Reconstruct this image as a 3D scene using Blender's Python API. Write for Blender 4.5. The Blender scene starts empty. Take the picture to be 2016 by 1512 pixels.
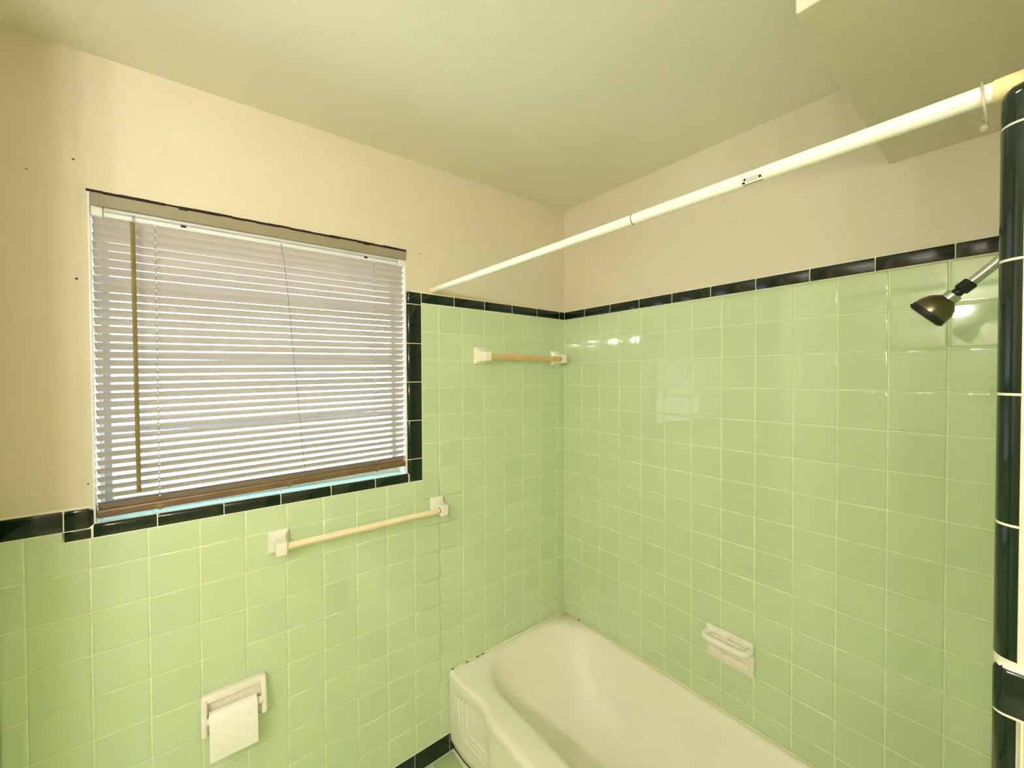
import bpy, bmesh, math, random
from mathutils import Matrix, Vector

random.seed(7)
scene = bpy.context.scene
COL = scene.collection
R = math.radians

# ------------------------------------------------------------------ camera
cam_d = bpy.data.cameras.new('camera')
cam = bpy.data.objects.new('camera', cam_d)
COL.objects.link(cam)
FPX = 787.455
cam_d.sensor_width = 36.0
cam_d.lens = 36.0 * FPX / 2016.0
cam_d.shift_x = 12.2607 / 2016.0
cam_d.shift_y = -2.0451 / 2016.0
cam_d.clip_start = 0.02
yaw, pit, rol = 0.660598, -0.015379, -0.004177
fwd = Vector((math.sin(yaw) * math.cos(pit), math.cos(yaw) * math.cos(pit), math.sin(pit)))
rgt = Vector((math.cos(yaw), -math.sin(yaw), 0))
upv = rgt.cross(fwd)
r2 = math.cos(rol) * rgt + math.sin(rol) * upv
u2 = -math.sin(rol) * rgt + math.cos(rol) * upv
M = Matrix.Identity(4)
for i in range(3):
    M[i][0] = r2[i]; M[i][1] = u2[i]; M[i][2] = -fwd[i]
M.translation = Vector((-1.49217, -1.43017, 1.58630))
cam.matrix_world = M
scene.camera = cam

# ------------------------------------------------------------------ sky, exposure
SKY = 5.0
LAMP = 370.0
w = bpy.data.worlds.new('overcast_sky'); scene.world = w
w.use_nodes = True
bg = w.node_tree.nodes['Background']
bg.inputs[0].default_value = (0.86, 0.94, 1.0, 1)
bg.inputs[1].default_value = SKY
scene.view_settings.view_transform = 'Standard'
scene.view_settings.look = 'None'
scene.view_settings.gamma = 1.0
scene.view_settings.use_curve_mapping = False
scene.view_settings.exposure = -0.05
scene.cycles.use_light_tree = False
scene.cycles.sample_clamp_indirect = 80.0
scene.cycles.blur_glossy = 0.2
scene.cycles.adaptive_threshold = 0.02
scene.cycles.max_bounces = 8
scene.cycles.diffuse_bounces = 7
scene.cycles.glossy_bounces = 3
scene.cycles.transmission_bounces = 4
scene.cycles.caustics_refractive = False


# ------------------------------------------------------------------ materials
def lin(c):
    out = []
    for v in c:
        v /= 255.0
        out.append(v / 12.92 if v <= 0.04045 else ((v + 0.055) / 1.055) ** 2.4)
    return tuple(out) + (1.0,)


MATS = {}


def mat(name, rgb, rough=0.5, metal=0.0, noise=None, bump=None, spec=0.5, vary=0.0, coat=0.0, trans=0.0):
    """noise=(scale, amount) colour mottling; bump=(scale, strength, distance); vary = per-piece value variation"""
    m = bpy.data.materials.new(name); m.use_nodes = True
    nt = m.node_tree; b = nt.nodes['Principled BSDF']
    b.inputs['Base Color'].default_value = lin(rgb)
    b.inputs['Roughness'].default_value = rough
    b.inputs['Metallic'].default_value = metal
    b.inputs['Specular IOR Level'].default_value = spec
    b.inputs['Coat Weight'].default_value = coat
    b.inputs['Coat Roughness'].default_value = 0.05
    b.inputs['Transmission Weight'].default_value = trans
    tc = nt.nodes.new('ShaderNodeTexCoord')
    geo = nt.nodes.new('ShaderNodeNewGeometry')
    src = None
    if noise or vary:
        hsv = nt.nodes.new('ShaderNodeHueSaturation')
        hsv.inputs['Color'].default_value = lin(rgb)
        val = None
        if noise:
            n = nt.nodes.new('ShaderNodeTexNoise')
            n.inputs['Scale'].default_value = noise[0]; n.inputs['Detail'].default_value = 2
            nt.links.new(geo.outputs['Position'], n.inputs['Vector'])
            mr = nt.nodes.new('ShaderNodeMapRange')
            mr.inputs['From Min'].default_value = 0.3; mr.inputs['From Max'].default_value = 0.7
            mr.inputs['To Min'].default_value = 1 - noise[1]; mr.inputs['To Max'].default_value = 1 + noise[1]
            nt.links.new(n.outputs['Fac'], mr.inputs['Value'])
            val = mr.outputs[0]
        if vary:
            oi = nt.nodes.new('ShaderNodeObjectInfo')
            mr2 = nt.nodes.new('ShaderNodeMapRange')
            mr2.inputs['To Min'].default_value = 1 - vary; mr2.inputs['To Max'].default_value = 1 + vary
            nt.links.new(oi.outputs['Random'], mr2.inputs['Value'])
            if val is None:
                val = mr2.outputs[0]
            else:
                mu = nt.nodes.new('ShaderNodeMath'); mu.operation = 'MULTIPLY'
                nt.links.new(val, mu.inputs[0]); nt.links.new(mr2.outputs[0], mu.inputs[1])
                val = mu.outputs[0]
        nt.links.new(val, hsv.inputs['Value'])
        nt.links.new(hsv.outputs['Color'], b.inputs['Base Color'])
    if bump:
        n2 = nt.nodes.new('ShaderNodeTexNoise')
        n2.inputs['Scale'].default_value = bump[0]; n2.inputs['Detail'].default_value = 1.5
        nt.links.new(geo.outputs['Position'], n2.inputs['Vector'])
        bp = nt.nodes.new('ShaderNodeBump')
        bp.inputs['Strength'].default_value = bump[1]; bp.inputs['Distance'].default_value = bump[2]
        nt.links.new(n2.outputs['Fac'], bp.inputs['Height'])
        nt.links.new(bp.outputs['Normal'], b.inputs['Normal'])
    MATS[name] = m
    return m


PAINT = mat('cream_wall_paint', (220, 211, 188), 0.55, noise=(1.3, 0.02), bump=(90, 0.25, 0.002), spec=0.35)
CEIL = mat('ceiling_paint', (230, 226, 210), 0.65, noise=(1.2, 0.02), bump=(120, 0.2, 0.002), spec=0.3)
TILE = mat('green_glazed_tile', (200, 218, 178), 0.05, bump=(14, 0.06, 0.003), vary=0.02, spec=0.85)
GROUT = mat('pale_green_grout', (226, 232, 194), 0.85, noise=(30, 0.08))
WGROUT = mat('white_grout', (236, 232, 214), 0.8, noise=(40, 0.05))
BLACK = mat('black_green_glazed_trim', (9, 31, 19), 0.14, bump=(20, 0.10, 0.003), spec=0.6)
AQUA = mat('daylight_tinted_sill_tile', (190, 240, 238), 0.12, bump=(18, 0.1, 0.003), vary=0.02, spec=0.6)  # green sill tile with the bluish daylight put into its base colour
WHITEP = mat('white_gloss_paint', (236, 236, 232), 0.35, noise=(6, 0.03))
SASH = mat('grey_sash_metal', (176, 184, 198), 0.4, noise=(10, 0.05))
SLAT = mat('white_vinyl_slat', (188, 177, 163), 0.45, noise=(9, 0.03))
VAL = mat('shade_taupe_valance', (150, 140, 116), 0.5, noise=(14, 0.03))  # backlit shade on the valance front is painted into this taupe
RAILM = mat('shade_tan_bottom_rail', (138, 114, 80), 0.4, noise=(22, 0.14))  # cream rail darkened to tan, its shade put into the colour
RAILD = mat('brown_shade_and_stain', (70, 38, 22), 0.5, noise=(30, 0.2))  # dark lines along the rail: painted shadow together with stain
WAND = mat('olive_acrylic_wand', (132, 118, 74), 0.2, noise=(30, 0.1))
CORD = mat('grey_blind_cord', (120, 116, 108), 0.8)
CORDW = mat('white_blind_cord', (230, 226, 212), 0.8)
DARK = mat('dark_gap', (38, 18, 14), 0.8, noise=(40, 0.3))
TUB = mat('almond_enamel', (240, 236, 223), 0.42, noise=(4, 0.02), spec=0.55)
CAULK = mat('ivory_caulk', (238, 232, 196), 0.5)
MILDEW = mat('mildew_spots', (48, 52, 26), 0.8)
CERAM = mat('white_ceramic', (243, 239, 228), 0.18, noise=(30, 0.03), spec=0.55)
CERAM2 = mat('worn_ceramic', (238, 233, 219), 0.30, noise=(90, 0.06))
BARC = mat('cream_plastic_bar', (246, 232, 198), 0.22, noise=(20, 0.03))
BART = mat('tan_plastic_bar', (226, 192, 136), 0.22, noise=(20, 0.05))
RUST = mat('rust_stain', (92, 48, 22), 0.8)
ROD = mat('white_enamel_rod', (247, 245, 232), 0.22, bump=(160, 0.05, 0.001))
RODCAP = mat('yellowed_rubber_cap', (238, 222, 164), 0.45)
INK = mat('black_print_ink', (28, 26, 24), 0.6)
CHROME = mat('chrome', (200, 200, 196), 0.10, metal=1.0)
CHROMED = mat('brushed_dark_metal', (120, 112, 88), 0.28, metal=1.0)
RUBBER = mat('black_rubber', (26, 25, 22), 0.55, bump=(300, 0.3, 0.001))
PAPER = mat('tissue_paper', (248, 246, 240), 0.9, noise=(60, 0.02), bump=(180, 0.2, 0.001))
CARD = mat('cardboard_core', (170, 140, 96), 0.9)
FLOORT = mat('green_floor_tile', (172, 190, 140), 0.3, vary=0.04, noise=(30, 0.04))
PLASTIC = mat('clear_plastic_ring', (244, 238, 214), 0.15, trans=0.7)
HOLE = mat('nail_hole', (96, 78, 50), 0.9)
FIX = mat('chrome_lamp_plate', (210, 208, 200), 0.2, metal=1.0)

BULB = bpy.data.materials.new('lit_bulb_glass'); BULB.use_nodes = True
_b = BULB.node_tree.nodes['Principled BSDF']
_b.inputs['Base Color'].default_value = (1, 0.95, 0.85, 1)
_b.inputs['Emission Color'].default_value = (1.0, 0.98, 0.97, 1)
_b.inputs['Emission Strength'].default_value = LAMP

GLASS = bpy.data.materials.new('clear_window_glass'); GLASS.use_nodes = True
_nt = GLASS.node_tree; _nt.nodes.clear()
_o = _nt.nodes.new('ShaderNodeOutputMaterial'); _mx = _nt.nodes.new('ShaderNodeMixShader')
_t = _nt.nodes.new('ShaderNodeBsdfTransparent'); _t.inputs[0].default_value = (0.95, 0.98, 0.98, 1)
_g = _nt.nodes.new('ShaderNodeBsdfGlossy'); _g.inputs['Roughness'].default_value = 0.02
_mx.inputs[0].default_value = 0.06
_nt.links.new(_t.outputs[0], _mx.inputs[1]); _nt.links.new(_g.outputs[0], _mx.inputs[2])
_nt.links.new(_mx.outputs[0], _o.inputs[0])


# ------------------------------------------------------------------ mesh helpers
def mesh_obj(name, verts, faces, m, parent=None, smooth=None, matrix=None, mesh=None):
    if mesh is None:
        mesh = bpy.data.meshes.new(name)
        mesh.from_pydata([tuple(v) for v in verts], [], faces)
        mesh.update()
        if smooth is not None:
            for p in mesh.polygons:
                p.use_smooth = True
            if smooth > 0:
                mesh.set_sharp_from_angle(angle=R(smooth))
        if m is not None:
            mesh.materials.append(m)
    o = bpy.data.objects.new(name, mesh)
    COL.objects.link(o)
    if parent is not None:
        o.parent = parent
    if matrix is not None:
        o.matrix_local = matrix
    return o


def bm_obj(name, bm, m, parent=None, smooth=None):
    bmesh.ops.recalc_face_normals(bm, faces=bm.faces[:])
    mesh = bpy.data.meshes.new(name); bm.to_mesh(mesh); bm.free()
    if smooth is not None:
        for p in mesh.polygons:
            p.use_smooth = True
        if smooth > 0:
            mesh.set_sharp_from_angle(angle=R(smooth))
    mesh.materials.append(m)
    o = bpy.data.objects.new(name, mesh); COL.objects.link(o)
    if parent is not None:
        o.parent = parent
    return o


def add_box(bm, x0, x1, y0, y1, z0, z1, bev=0.0, seg=2):
    res = bmesh.ops.create_cube(bm, size=1.0)
    vs = res['verts']
    for v in vs:
        v.co.x = x0 + (v.co.x + 0.5) * (x1 - x0)
        v.co.y = y0 + (v.co.y + 0.5) * (y1 - y0)
        v.co.z = z0 + (v.co.z + 0.5) * (z1 - z0)
    if bev > 0:
        es = list({e for v in vs for e in v.link_edges})
        bmesh.ops.bevel(bm, geom=es, offset=bev, segments=seg, profile=0.5, affect='EDGES')


def box(name, x0, x1, y0, y1, z0, z1, m, parent=None, bev=0.0, seg=2):
    bm = bmesh.new(); add_box(bm, x0, x1, y0, y1, z0, z1, bev, seg)
    return bm_obj(name, bm, m, parent, 40 if bev > 0 else None)


def add_tube(bm, pts, rad, n=12, cap=True):
    """sweep a circle along pts; rad number or list"""
    pts = [Vector(p) for p in pts]
    rads = rad if isinstance(rad, (list, tuple)) else [rad] * len(pts)
    rings = []
    t0 = (pts[1] - pts[0]).normalized()
    ref = Vector((0, 0, 1)) if abs(t0.z) < 0.9 else Vector((1, 0, 0))
    nrm = t0.cross(ref).normalized()
    for i, p in enumerate(pts):
        if i == 0: t = pts[1] - pts[0]
        elif i == len(pts) - 1: t = pts[-1] - pts[-2]
        else: t = (pts[i + 1] - pts[i]).normalized() + (pts[i] - pts[i - 1]).normalized()
        t.normalize()
        nrm = (nrm - t * nrm.dot(t)).normalized()
        bn = t.cross(nrm)
        rings.append([bm.verts.new(p + (nrm * math.cos(2 * math.pi * k / n) + bn * math.sin(2 * math.pi * k / n)) * rads[i]) for k in range(n)])
    for a, b in zip(rings, rings[1:]):
        for k in range(n):
            bm.faces.new((a[k], a[(k + 1) % n], b[(k + 1) % n], b[k]))
    if cap:
        bm.faces.new(rings[0][::-1]); bm.faces.new(rings[-1])


def tube(name, pts, rad, m, parent=None, n=12, smooth=40):
    bm = bmesh.new(); add_tube(bm, pts, rad, n)
    return bm_obj(name, bm, m, parent, smooth)


def empty(name, loc, label, cat, group=None):
    o = bpy.data.objects.new(name, None); COL.objects.link(o)
    o.empty_display_size = 0.05
    o.location = loc; o['label'] = label; o['category'] = cat
    if group: o['group'] = group
    return o


def tag(o, label, cat, group=None):
    o['label'] = label; o['category'] = cat
    if group: o['group'] = group
    return o


def struct(o, label, cat):
    o['kind'] = 'structure'; o['label'] = label; o['category'] = cat
    return o


def frame(u, v, out, origin):
    m = Matrix.Identity(4)
    for i in range(3):
        m[i][0] = u[i]; m[i][1] = v[i]; m[i][2] = out[i]; m[i][3] = origin[i]
    return m


# wall frames: local (u, v, out)
F_LEFT = frame((1, 0, 0), (0, 0, 1), (0, -1, 0), (0, 0, 0))              # window wall, tile face y = 0
F_RIGHT = frame((0, -1, 0), (0, 0, 1), (-1, 0, 0), (0, 0, 0))            # long tub wall, tile face x = 0
YE = -1.4145
F_END = frame((-1, 0, 0), (0, 0, 1), (0, 1, 0), (0, YE, 0))             # plumbing wall, tile face y = YE
XP = -0.772
F_PART = frame((0, -1, 0), (0, 0, 1), (-1, 0, 0), (XP - 0.010, 0, 0))    # room side of the partition
ZFL = 0.045
F_FLOOR = frame((1, 0, 0), (0, 1, 0), (0, 0, 1), (0, 0, ZFL))

T = 0.1095
GAP = 0.0028


def ROW(r):
    return (17.1 - r) * T


# ---- glazed wall tile: polygon with cushioned edge
def offset_poly(poly, d):
    n = len(poly); out = []
    for i in range(n):
        p0 = Vector(poly[i - 1]); p1 = Vector(poly[i]); p2 = Vector(poly[(i + 1) % n])
        e1 = (p1 - p0).normalized(); e2 = (p2 - p1).normalized()
        n1 = Vector((-e1.y, e1.x)); n2 = Vector((-e2.y, e2.x))     # inward for ccw
        k = 1.0 + n1.dot(n2)
        out.append(p1 + (n1 + n2) * (d / k))
    return out


TILE_CACHE = {}


def tile_mesh(poly, depth=0.004):
    """poly: ccw local outline around the tile centre"""
    key = tuple((round(p[0], 4), round(p[1], 4)) for p in poly)
    if key in TILE_CACHE:
        return TILE_CACHE[key]
    n = len(poly)
    small = min(max(p[0] for p in poly) - min(p[0] for p in poly), max(p[1] for p in poly) - min(p[1] for p in poly))
    k = min(1.0, small / 0.03)
    levels = [(0.0, -depth), (0.0002, -0.0016), (0.0009 * k, -0.0005), (0.0022 * k, 0.0), (0.005 * k, 0.0)]
    verts, faces = [], []
    for d, z in levels:
        for p in offset_poly(poly, d):
            verts.append((p.x, p.y, z))
    for L in range(len(levels) - 1):
        for i in range(n):
            j = (i + 1) % n
            faces.append((L * n + i, L * n + j, (L + 1) * n + j, (L + 1) * n + i))
    faces.append(tuple((len(levels) - 1) * n + i for i in range(n)))
    me = bpy.data.meshes.new('tile')
    me.from_pydata(verts, [], faces); me.update()
    for p in me.polygons:
        p.use_smooth = True
    TILE_CACHE[key] = me
    return me


def put_tile(parent, F, poly, m, name='tile', tilt=0.0022, depth=0.004):
    cx = (min(p[0] for p in poly) + max(p[0] for p in poly)) / 2
    cy = (min(p[1] for p in poly) + max(p[1] for p in poly)) / 2
    loc = [(p[0] - cx, p[1] - cy) for p in poly]
    me = tile_mesh(loc, depth)
    if not me.materials:
        me.materials.append(m)
    o = bpy.data.objects.new(name, me); COL.objects.link(o); o.parent = parent
    mt = F @ Matrix.Translation((cx, cy, random.uniform(-0.0002, 0.0002)))
    mt = mt @ Matrix.Rotation(random.uniform(-tilt, tilt), 4, 'X') @ Matrix.Rotation(random.uniform(-tilt, tilt), 4, 'Y')
    o.matrix_local = mt
    return o


def region_tiles(parent, F, us, vs, inside, xb, zb, m, tilt=0.0022):
    """grid lines us, vs (ascending); inside(u, v) says where tile is laid; xb, zb are the region's own edges"""
    g = GAP / 2
    for i in range(len(us) - 1):
        for j in range(len(vs) - 1):
            cu = [us[i]] + [b for b in xb if us[i] + 0.004 < b < us[i + 1] - 0.004] + [us[i + 1]]
            cv = [vs[j]] + [b for b in zb if vs[j] + 0.004 < b < vs[j + 1] - 0.004] + [vs[j + 1]]
            keep = {}
            for a in range(len(cu) - 1):
                for b in range(len(cv) - 1):
                    keep[a, b] = inside((cu[a] + cu[a + 1]) / 2, (cv[b] + cv[b + 1]) / 2)
            on = [k for k in keep if keep[k]]
            if not on:
                continue
            a0 = min(k[0] for k in on); a1 = max(k[0] for k in on) + 1
            b0 = min(k[1] for k in on); b1 = max(k[1] for k in on) + 1
            full = all(keep.get((a, b), False) for a in range(a0, a1) for b in range(b0, b1))
            x0, x1, z0, z1 = cu[a0] + g, cu[a1] - g, cv[b0] + g, cv[b1] - g
            if x1 - x0 < 0.004 or z1 - z0 < 0.004:
                continue
            if full:
                poly = [(x0, z0), (x1, z0), (x1, z1), (x0, z1)]
            else:
                xm, zm = cu[a0 + 1], cv[b0 + 1]
                miss = [(a - a0, b - b0) for a in range(a0, a1) for b in range(b0, b1) if not keep[a, b]][0]
                if miss == (0, 1): poly = [(x0, z0), (x1, z0), (x1, z1), (xm + g, z1), (xm + g, zm - g), (x0, zm - g)]
                elif miss == (1, 1): poly = [(x0, z0), (x1, z0), (x1, zm - g), (xm - g, zm - g), (xm - g, z1), (x0, z1)]
                elif miss == (1, 0): poly = [(x0, z0), (xm - g, z0), (xm - g, zm + g), (x1, zm + g), (x1, z1), (x0, z1)]
                else: poly = [(x0, zm + g), (xm + g, zm + g), (xm + g, z0), (x1, z0), (x1, z1), (x0, z1)]
            put_tile(parent, F, poly, m, tilt=tilt)


# ---- black bullnose trim tile: height field with rounded sides
TRIM_CACHE = {}


def trim_tile(parent, F, u0, u1, v0, v1, sides, Rr=0.011, proud=0.0012, m=None, name='trim_tile', gap=0.0022):
    g = gap / 2
    u0 += 0 if 'l' in sides else g; u1 -= 0 if 'r' in sides else g
    v0 += 0 if 'b' in sides else g; v1 -= 0 if 't' in sides else g
    W, H = u1 - u0, v1 - v0
    key = (round(W, 4), round(H, 4), sides, Rr, proud, m.name if m else '')
    me = TRIM_CACHE.get(key)
    if me is None:
        def coords(L, lo, hi):
            c = []
            if lo: c += [Rr * (1 - math.cos(math.pi / 2 * k / 5)) for k in range(5)] + [Rr]
            else: c += [0.0, 0.0012]
            if hi: c += [L - Rr] + [L - Rr * (1 - math.cos(math.pi / 2 * k / 5)) for k in range(4, -1, -1)]
            else: c += [L - 0.0012, L]
            return c
        cu = coords(W, 'l' in sides, 'r' in sides); cv = coords(H, 'b' in sides, 't' in sides)
        nu, nv = len(cu), len(cv)
        verts, faces = [], []
        for b in cv:
            for a in cu:
                tx = tz = 0.0; sx = sz = 0
                if 'l' in sides and a < Rr: tx = Rr - a; sx = -1
                if 'r' in sides and a > W - Rr: tx = a - (W - Rr); sx = 1
                if 'b' in sides and b < Rr: tz = Rr - b; sz = -1
                if 't' in sides and b > H - Rr: tz = b - (H - Rr); sz = 1
                t = math.hypot(tx, tz); aa, bb = a, b
                if t > Rr:
                    s = Rr / t
                    aa = a - sx * tx * (1 - s); bb = b - sz * tz * (1 - s); t = Rr
                d = proud - (Rr - math.sqrt(max(0.0, Rr * Rr - t * t)))
                if (a in (0.0, W) and not tx) or (b in (0.0, H) and not tz):
                    d -= 0.0006
                verts.append((aa - W / 2, bb - H / 2, d))
        for j in range(nv - 1):
            for i in range(nu - 1):
                faces.append((j * nu + i, j * nu + i + 1, (j + 1) * nu + i + 1, (j + 1) * nu + i))
        # skirt
        loop = [i for i in range(nu)] + [j * nu + nu - 1 for j in range(1, nv)] + \
               [(nv - 1) * nu + i for i in range(nu - 2, -1, -1)] + [j * nu for j in range(nv - 2, 0, -1)]
        base = len(verts); back = -0.013 if sides else -0.006
        for k in loop:
            x, y, z = verts[k]; verts.append((x, y, min(z, back)))
        L = len(loop)
        for k in range(L):
            faces.append((loop[k], base + k, base + (k + 1) % L, loop[(k + 1) % L]))
        me = bpy.data.meshes.new('trim_tile'); me.from_pydata(verts, [], faces); me.update()
        for p in me.polygons: p.use_smooth = True
        me.set_sharp_from_angle(angle=R(50))
        me.materials.append(m or BLACK)
        TRIM_CACHE[key] = me
    o = bpy.data.objects.new(name, me); COL.objects.link(o); o.parent = parent
    o.matrix_local = F @ Matrix.Translation(((u0 + u1) / 2, (v0 + v1) / 2, 0))
    return o


def grout_sheet(parent, F, rects, d, m, name='grout', edge=0.006):
    """thin slabs of grout; front at out = d"""
    verts, faces = [], []
    for (u0, u1, v0, v1) in rects:
        b = len(verts)
        for z in (d - edge, d):
            verts += [(u0, v0, z), (u1, v0, z), (u1, v1, z), (u0, v1, z)]
        faces += [(b + 4, b + 5, b + 6, b + 7), (b + 3, b + 2, b + 1, b)]
        faces += [(b + i, b + (i + 1) % 4, b + 4 + (i + 1) % 4, b + 4 + i) for i in range(4)]
    return mesh_obj(name, verts, faces, m, parent, matrix=F.copy())


# ------------------------------------------------------------------ setting: dimensions
WX0, WX1, WZ0, WZ1 = -1.700, -0.8525, 1.196, 2.0615      # window opening
HS = 0.0098                                             # the window head and the blind hang slightly out of level
PR = 0.010                                              # painted plaster sits this far behind the tile face
CAPB, CAPT = 1.8735, 1.9185                             # black cap of the shower surround
WB, WT = 1.2105, 1.2655                                 # black cap of the wainscot
XO, YR = -2.42, -2.50                                   # opposite and rear walls
TUBX = -0.687
DECK = 0.3815


def ZT(x):
    return WZ1 - 0.0022 + (x - WX0) * HS


def zceil(x, y):
    return 2.432 + 0.018 * x + 0.010 * y


# ---- window wall
bm = bmesh.new()
YB = 0.15
add_box(bm, XO - 0.1, WX0, PR, YB, 0.0, 2.47)
add_box(bm, WX1, 0.15, PR, YB, 0.0, 2.47)
add_box(bm, WX0, WX1, PR, YB, 0.0, WZ0)
add_box(bm, WX0, WX1, PR, YB, WZ1, 2.47)
for v in bm.verts:
    if abs(v.co.z - WZ1) < 1e-6: v.co.z = ZT(v.co.x)
wall_left = struct(bm_obj('wall_left', bm, PAINT), 'cream painted window wall with green tile wainscot and shower surround', 'wall')

UC = [0.0, 0.578 * T] + [(k - 1 + 0.578) * T for k in range(2, 24)]
us = sorted([-u for u in UC if u < 2.5])
vs = sorted([ROW(r) for r in range(0, 17)])
VX0, VX1 = WX1, -0.795                                  # black strip beside the window
SB = 1.1845                                             # underside of the black sill edge


def in_left(u, v):
    if v > CAPB: return False
    if u > -0.645 and v < DECK - 0.008: return False
    if u > VX1: return True
    if u > -1.75: return v < SB
    return v < WB and u > -1.86


region_tiles(wall_left, F_LEFT, us, vs, in_left, [VX1, -1.75, -0.645, -1.86], [CAPB, SB, WB, DECK - 0.008], TILE)
grout_sheet(wall_left, F_LEFT, [(VX1, 0.0, 0.36, CAPB), (-1.86, -0.645, 0.12, SB), (-1.86, -1.75, SB, WB), (TUBX, VX1, 0.36, SB) if TUBX < VX1 else (VX1, TUBX, SB - 0.02, SB)], -0.0015, GROUT)


def grout_run(parent, F, u0, u1, v0, v1, sides, Rr=0.011):
    return trim_tile(parent, F, u0, u1, v0, v1, sides, Rr, 0.0006, WGROUT, 'trim_grout', 0.0)


grout_run(wall_left, F_LEFT, VX0 + 0.0004, 0.0, CAPB - 0.0020, CAPT + 0.0012, 'tl')
grout_run(wall_left, F_LEFT, VX0 + 0.0004, VX1 + 0.0020, SB - 0.002, CAPB, 'l')
grout_run(wall_left, F_LEFT, -1.7525, VX0 + 0.004, SB - 0.002, 1.2182, 't', 0.009)
grout_run(wall_left, F_LEFT, -1.7525, -1.6983, SB, WT + 0.0008, 'tr', 0.0125)
grout_run(wall_left, F_LEFT, -1.861, -1.75, WB - 0.0020, WT + 0.0008, 't')
grout_sheet(wall_left, F_LEFT, [(-1.861, -0.66, ZFL, ROW(16) + 0.002)], 0.0012, WGROUT, 'trim_grout')

# cap above the shower tiles, strip beside the window, sill edge, wainscot cap
jx = [-0.795, -0.648, -0.4956, -0.343, -0.1895, -0.0376, -0.0005]
for a, b in zip(jx, jx[1:]):
    trim_tile(wall_left, F_LEFT, a, b, CAPB, CAPT, 't')
trim_tile(wall_left, F_LEFT, VX0, VX1, 1.866, CAPT, 'tl')
jz = [SB, 1.271, 1.4194, 1.568, 1.7162, 1.866]
for a, b in zip(jz, jz[1:]):
    trim_tile(wall_left, F_LEFT, VX0, VX1, a, b, 'l')
js = [-1.700, -1.577, -1.4297, -1.2826, -1.1323, -0.981, -0.8525]
for a, b in zip(js, js[1:]):
    trim_tile(wall_left, F_LEFT, a, b, SB, 1.2180, 't', Rr=0.009)
trim_tile(wall_left, F_LEFT, -1.75, -1.6985, WB, WT, 'tr', Rr=0.0125)
trim_tile(wall_left, F_LEFT, -1.75, -1.702, SB, WB, '')
trim_tile(wall_left, F_LEFT, -1.858, -1.75, WB, WT, 't')
# black base
jb = [-1.8575, -1.746, -1.5945, -1.443, -1.2915, -1.14, -0.9885, -0.837, -0.6825, -0.645]
for a, b in zip(jb, jb[1:]):
    trim_tile(wall_left, F_LEFT, a, b, ZFL, ROW(16), '', proud=0.003, name='base_tile')
# small nail holes left in the paint
for (x, z, r) in [(-1.7225, 2.128, 0.003), (-1.799, 2.081, 0.0022), (-1.721, 1.8345, 0.0035), (-1.0305, 2.09, 0.002), (-0.795, 2.066, 0.003), (-1.708, 1.3205, 0.0025)]:
    bm = bmesh.new()
    bmesh.ops.create_icosphere(bm, subdivisions=1, radius=r, matrix=Matrix.Translation((x, PR + 0.0002, z)) @ Matrix.Diagonal((1, 0.25, 1, 1)))
    bm_obj('nail_hole', bm, HOLE, wall_left, 0)

# ---- long tub wall
bm = bmesh.new(); add_box(bm, PR, 0.15, -1.60, PR, 0.0, 2.47)
wall_right = struct(bm_obj('wall_right', bm, PAINT), 'cream painted wall above the green tiles along the tub', 'wall')
usr = [0.0] + [1.0426 * T + k * T for k in range(0, 13)]
vsr = sorted([ROW(r) for r in range(0, 15)])
region_tiles(wall_right, F_RIGHT, usr, vsr, lambda u, v: v < CAPB and v > DECK - 0.008 and u < -YE, [-YE], [DECK - 0.008], TILE)
grout_sheet(wall_right, F_RIGHT, [(0.0, -YE, 0.36, CAPB)], -0.0015, GROUT)
grout_run(wall_right, F_RIGHT, 0.0, -YE, CAPB - 0.0020, CAPT + 0.0012, 't')
jr = [0.0005, 0.1337, 0.2836, 0.4336, 0.5824, 0.7323, 0.8815, 1.0306, 1.1802, 1.3283, 1.4145]
for a, b in zip(jr, jr[1:]):
    trim_tile(wall_right, F_RIGHT, a, b, CAPB, CAPT, 't')
# light line of grout down the inner corner
box('corner_grout', -0.0022, 0.002, -0.0022, 0.002, DECK - 0.01, CAPT - 0.011, GROUT, wall_right)

# ---- plumbing wall at the foot of the tub and the partition it belongs to
YP = YE - 0.0168
bm = bmesh.new()
add_box(bm, XP, 0.15, YR - 0.1, YP, 0.0, 2.47)
wall_end = struct(bm_obj('wall_partition', bm, PAINT), 'cream partition wall at the shower head end of the tub', 'wall')
box('backer', XP + 0.017, 0.0, YP - 0.001, YE - 0.006, 0.0, CAPT - 0.014, GROUT, wall_end)
use = [0.0] + [0.03 + k * T for k in range(0, 8)]
EX0, EX1 = 0.712, -XP
region_tiles(wall_end, F_END, use, vsr, lambda u, v: v < CAPB and v > DECK - 0.008 and u < EX0, [EX0], [DECK - 0.008], TILE)
grout_sheet(wall_end, F_END, [(0.0, EX0, 0.36, CAPB)], -0.0015, GROUT)
grout_run(wall_end, F_END, 0.0, EX0 + 0.002, CAPB - 0.0020, CAPT + 0.0012, 't')
grout_run(wall_end, F_END, EX0 - 0.002, EX1 - 0.0006, ZFL, 1.90, 'r', 0.0175)
for k in range(5):
    trim_tile(wall_end, F_END, EX0 * k / 5, EX0 * (k + 1) / 5, CAPB, CAPT, 't')
RB = 0.0175
trim_tile(wall_end, F_END, EX0, EX1, 1.8665, 1.914, 'tr', Rr=RB)
jv = [ZFL, 0.0745, 0.2245, 0.374, 0.5235, 0.673, 0.8225, 0.972, 1.1215, 1.205]
for a, b in zip(jv, jv[1:]):
    trim_tile(wall_end, F_END, EX0, EX1, a, b, 'r', Rr=RB, gap=0.003)
jv = [1.2625, 1.4164, 1.5642, 1.7154, 1.8665]
for a, b in zip(jv, jv[1:]):
    trim_tile(wall_end, F_END, EX0, EX1, a, b, 'r', Rr=RB, gap=0.003)
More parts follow.
